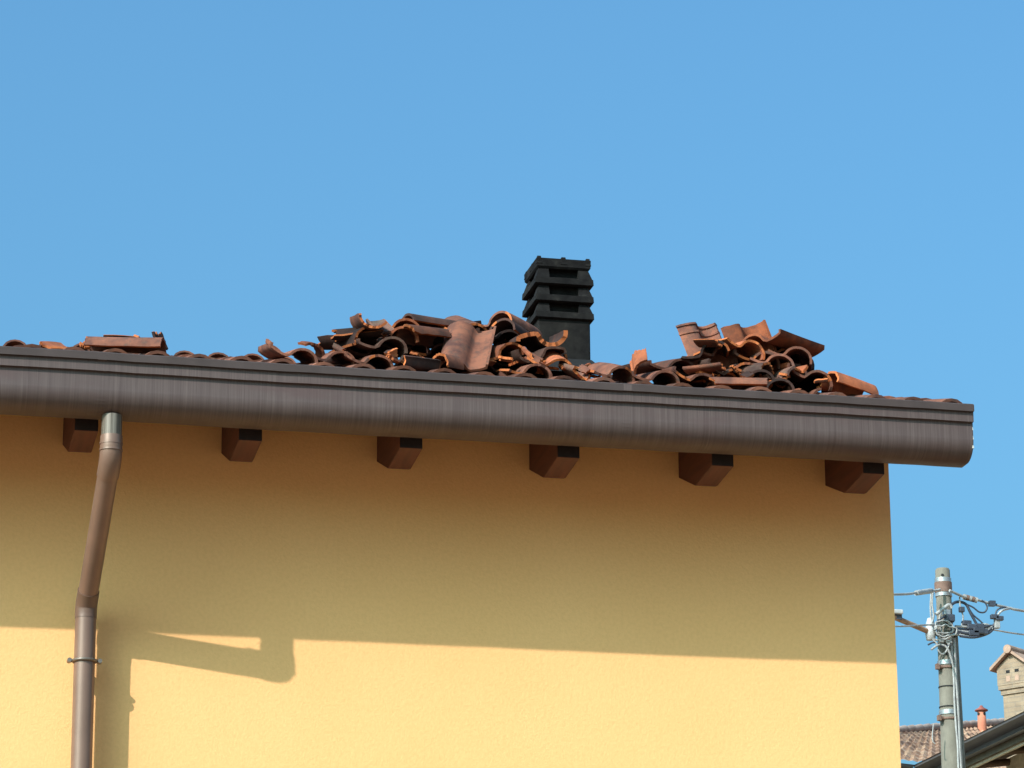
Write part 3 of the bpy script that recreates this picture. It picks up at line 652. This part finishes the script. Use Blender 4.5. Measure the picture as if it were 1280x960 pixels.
for k in range(9):
    a, b_ = rc.uniform(1188,1200), rc.uniform(1218,1238); v0 = 783+k*1.5
    cable('cable', [(a, v0+rc.uniform(-2,2), -.1), ((a+b_)/2, v0+rc.uniform(-1,4), -.05+rc.uniform(-.08,.08)), (b_, v0+rc.uniform(-3,1)-k*.6, 0), (b_+8, 786-k*.8, 0)], .015, 'cable_dark' if k % 3 else 'cable_light', bun)
for (u, v, s_) in ((1208,779,.04),(1214,784,.045),(1222,789,.05),(1228,790,.045),(1216,792,.05),(1224,783,.04)):
    q = P(u, v, -.06); obj('joint_block', MB().box((q.x-s_*1.3,q.y-s_,q.z-s_*.7),(q.x+s_*1.3,q.y+s_,q.z+s_*.7)), 'cable_dark', bun, .01)
q = P(1246, 776, -.02); obj('clamp', MB().box((q.x-.03,q.y-.03,q.z-.09),(q.x+.03,q.y+.03,q.z+.06)), 'cable_light', bun, .008)
for (u, v) in ((1243,771),(1249,773)):
    q = P(u, v, -.04); obj('connector', MB().box((q.x-.045,q.y-.03,q.z-.025),(q.x+.045,q.y+.03,q.z+.025)), 'cable_dark', bun, .006)

# ------------------------------------------------------------------ neighbour with gutter and brick chimney
ZE = 9.4
g0, g1 = atZ(1143, 956, ZE), atZ(1280, 889, ZE)
gd = (g1-g0).normalized(); gout = Vector((gd.y, -gd.x, 0))
if gout.dot(CAM-g0) < 0: gout = -gout
gend = g0 + gd*14
gin = -gout
nb = tag(empty('neighbour_house', (g0.x, g0.y, 0)), 'neighbouring house eave with dark gutter, pale board and brick chimney', 'house')
def sweep(prof, a, b_, out):                    # prof (out, up)
    n_ = len(prof); V = [p + out*o_ + Vector((0, 0, z_)) for p in (a, b_) for o_, z_ in prof]
    return MB().add(V, [(i, (i+1) % n_, n_+(i+1) % n_, n_+i) for i in range(n_)] + [tuple(range(n_-1, -1, -1)), tuple(range(n_, 2*n_))])
gp = [(0, .0), (-.012, .004), (-.015, -.03), (-.03, -.035)] + [(-.10-.075*math.cos(a), -.075-.085*math.sin(a)) for a in [math.pi/2*k/5 for k in range(6)]] + [(-.19, -.16), (-.19, .0)]
obj('gutter', sweep(gp, g0-gd*.05, gend, gout), 'far_gutter', nb)
obj('fascia', sweep([(-.195, -.02), (-.195, -.24), (-.225, -.24), (-.225, -.02)], g0, gend, gout), 'far_fascia', nb)
obj('soffit', sweep([(-.226, -.10), (-.226, -.20), (-1.2, .10), (-1.2, .20)], g0, gend, gout), 'far_soffit', nb)
obj('trim_board', sweep([(-.23, -.245), (-.23, -.275), (-.27, -.275), (-.27, -.235)], g0, gend, gout), 'far_trim', nb)
obj('wall', sweep([(-1.05, .02), (-1.05, -ZE), (-1.3, -ZE), (-1.3, .02)], g0+gd*.5, gend-gd*.2, gout), 'far_wall', nb)
obj('roof', sweep([(-.10, .02), (-5.5, 1.75), (-11, .02), (-5.5, 1.6)], g0+gd*.0, gend, gout), 'far_slab', nb)
for i in range(14):
    q = g0 + gd*(.6+i*.95) - gout*.3 + Vector((0,0,-.13)); e = q - gout*.75 + Vector((0,0,.10))
    obj('rafter', MB().tube([q, e], .05, 6), 'far_soffit', nb)
# its brick chimney: square shaft, corbel, gabled hood
cc = atY(1275, 850, 26.5); cdist = cc.y-CAM.y; mp_ = (atY(1283,850,26.5)-atY(1273,850,26.5)).length/10
rotc = Matrix.Rotation(rad(38), 4, 'Z')
def czz(v): return atY(1273, v+8, 26.5).z
def cbox(hw, hd, z0, z1, mb=None):
    mb = mb or MB(); v = [(-hw,-hd,z0),(hw,-hd,z0),(hw,hd,z0),(-hw,hd,z0),(-hw,-hd,z1),(hw,-hd,z1),(hw,hd,z1),(-hw,hd,z1)]
    return mb.add([rotc @ Vector(q) + Vector((cc.x, cc.y, 0)) for q in v], [(0,3,2,1),(4,5,6,7),(0,1,5,4),(1,2,6,5),(2,3,7,6),(3,0,4,7)])
def uvbox(o):
    uv = o.data.uv_layers.new(name='UVMap'); inv = rotc.inverted()
    for p_ in o.data.polygons:
        nn = inv @ p_.normal
        for li in p_.loop_indices:
            q = inv @ (o.data.vertices[o.data.loops[li].vertex_index].co - Vector((cc.x, cc.y, 0)))
            uv.data[li].uv = (q.y if abs(nn.x) > abs(nn.y) else q.x, q.z)
    return o
hw = 14*mp_; hd = 15.5*mp_
bc = uvbox(obj('brick_chimney', cbox(hw, hd, ZE-.5, czz(861)), 'brick', nb)); bc['label'] = 'pale brick chimney with corbel and gabled hood'
uvbox(obj('corbel', cbox(hw+.022, hd+.022, czz(861), czz(855)), 'brick', bc))
uvbox(obj('corbel', cbox(hw+.045, hd+.045, czz(855)+.001, czz(850)), 'brick', bc))
ze, za = czz(828), czz(812)
uvbox(obj('hood_wall', cbox(hw+.05, hd+.05, czz(850)+.001, ze), 'brick', bc))
# gable faces -x side; ridge along local x
hx, hy = hw+.05, hd+.05
def cv(x, y, z): return rotc @ Vector((x, y, 0)) + Vector((cc.x, cc.y, z))
uvbox(obj('gable', MB().add([cv(-hx,-hy,ze),cv(-hx,hy,ze),cv(-hx,0,za),cv(hx,-hy,ze),cv(hx,hy,ze),cv(hx,0,za)], [(0,2,1),(3,4,5),(0,3,5,2),(1,2,5,4)]), 'brick', bc))
ov = .07; sl_ = (za-ze)/hy
for s in (-1, 1):
    ye = s*(hy+ov); zee = ze-ov*sl_
    v = [cv(-hx-ov,0,za+.02),cv(hx+ov,0,za+.02),cv(hx+ov,ye,zee+.02),cv(-hx-ov,ye,zee+.02)]
    v += [q+Vector((0,0,.045)) for q in v]
    obj('hood_slab', MB().add(v, [(0,1,2,3),(7,6,5,4),(0,4,5,1),(1,5,6,2),(2,6,7,3),(3,7,4,0)]), 'far_slab', bc)
obj('hood_ridge', MB().tube([cv(-hx-ov-.02,0,za+.05), cv(hx+ov+.02,0,za+.05)], .06, 10), 'far_slab', bc)
for yy in (-.35, .25):
    for (z0, z1) in ((835.5, 832), (846, 839)):
        v = [cv(-hx-.004, hy*yy-.03, czz(z0)), cv(-hx-.004, hy*yy+.03, czz(z0)), cv(-hx-.004, hy*yy+.03, czz(z1)), cv(-hx-.004, hy*yy-.03, czz(z1))]
        v += [cv(-hx+.02, hy*yy-.03, czz(z0)), cv(-hx+.02, hy*yy+.03, czz(z0)), cv(-hx+.02, hy*yy+.03, czz(z1)), cv(-hx+.02, hy*yy-.03, czz(z1))]
        obj('vent', MB().add(v, [(3,2,1,0),(4,5,6,7),(0,1,5,4),(1,2,6,5),(2,3,7,6),(3,0,4,7)]), 'hole' if z0 < 840 else 'far_slab', bc)
for xx in (-.35, .35):
    v = []
    for yo in (-hy-.004, -hy+.02):
        v += [cv(hx*xx-.045, yo, czz(847)), cv(hx*xx+.045, yo, czz(847)), cv(hx*xx+.045, yo, czz(833)), cv(hx*xx-.045, yo, czz(833))]
    obj('vent', MB().add(v, [(0,1,2,3),(7,6,5,4),(0,4,5,1),(1,5,6,2),(2,6,7,3),(3,7,4,0)]), 'far_slab', bc)

# ------------------------------------------------------------------ far tiled roof
e0 = g0 + Vector((0,0,.02)); ed = Vector((-math.sqrt(1-.35**2), -.35, 0)); e1 = e0 + ed*1.6
en = Vector((ed.y, -ed.x, 0)); en = en if en.dot(e0-CAM) > 0 else -en          # up the slope, horizontally
slope = .42; pn = (en*slope*-1 + Vector((0,0,1))).normalized()
def onplane(u, v):
    d = ray(u, v); return CAM + d*((e0-CAM).dot(pn)/d.dot(pn))
fr = tag(empty('tiled_house', (e0.x, e0.y, 0)), 'house wing with mottled old tile roof and ridge behind the pole', 'house')
r0, r1 = onplane(1262, 905), onplane(1100, 918)
e0b = e0 - ed*3.2
NU = 64; NV = 11; V = []
for j in range(NV+1):
    for half in (0, 1):
        t_ = min(1, (j+half*.92)/NV)
        for i in range(NU+1):
            s_ = i/NU; a = e0b.lerp(e1, s_); c = (r0.lerp(r1, s_)); q = a.lerp(c, t_)
            w_ = (.016 if i % 2 else -.008) + (.026 if half == 0 else 0)
            q = q + Vector((0, 0, w_ + rc.uniform(-.008, .008))); V.append(q)
n_ = NU+1
obj('roof', MB().add(V, [(r*n_+i, r*n_+i+1, (r+1)*n_+i+1, (r+1)*n_+i) for r in range(2*NV+1) for i in range(NU)]), 'far_tile', fr)
dirr = (r1-r0); nr = 17
for i in range(nr):
    a = r0 + dirr*(i/nr) + Vector((0,0,.04)); b_ = r0 + dirr*((i+1)/nr) + Vector((0,0,.03))
    obj('ridge_tile', MB().tube([a, b_ + (b_-a)*.06], [.062, .05], 10), 'ridge_tile', fr)
obj('gutter', sweep(gp, e0-Vector((0,0,.02)), e1-Vector((0,0,.02)), -en), 'far_gutter', fr)
obj('soffit', sweep([(-.2,-.05),(-.2,-.2),(-1.2,.1),(-1.2,.2)], e0, e1, -en), 'far_soffit', fr)
wl = sweep([(-.9,.0),(-.9,-ZE),(-1.1,-ZE),(-1.1,.0)], e0-ed*3, e1, -en); obj('wall', wl, 'far_wall', fr)
fb = onplane(1228, 914); fs = (onplane(1233,914)-onplane(1223,914)).length/10*math.cos(.4)
fs = (fb-CAM).length/FPX
fp = obj('flue_pot', MB().lathe([(5.8*fs,-.4),(5.6*fs,6*fs),(5.0*fs,25*fs),(0,25*fs)], 16, 0, fb), 'flue', fr); fp['label'] = 'small terracotta flue pot with conical cap'
obj('cap', MB().lathe([(0,25.2*fs),(8*fs,25.2*fs),(8.2*fs,26.5*fs),(3*fs,29.5*fs),(1.5*fs,32*fs),(0,32.5*fs)], 16, 0, fb), 'flue_cap', fp)
cdv = (CAM-fb); cdv.z = 0; cdv.normalize(); 
for s_ in (-.75, .75):
    d_ = Matrix.Rotation(s_, 4, 'Z') @ cdv; q = fb + Vector((0,0,21*fs))
    obj('vent', MB().tube([q+d_*4.4*fs, q+d_*5.6*fs], 1.9*fs, 8), 'hole', fp)
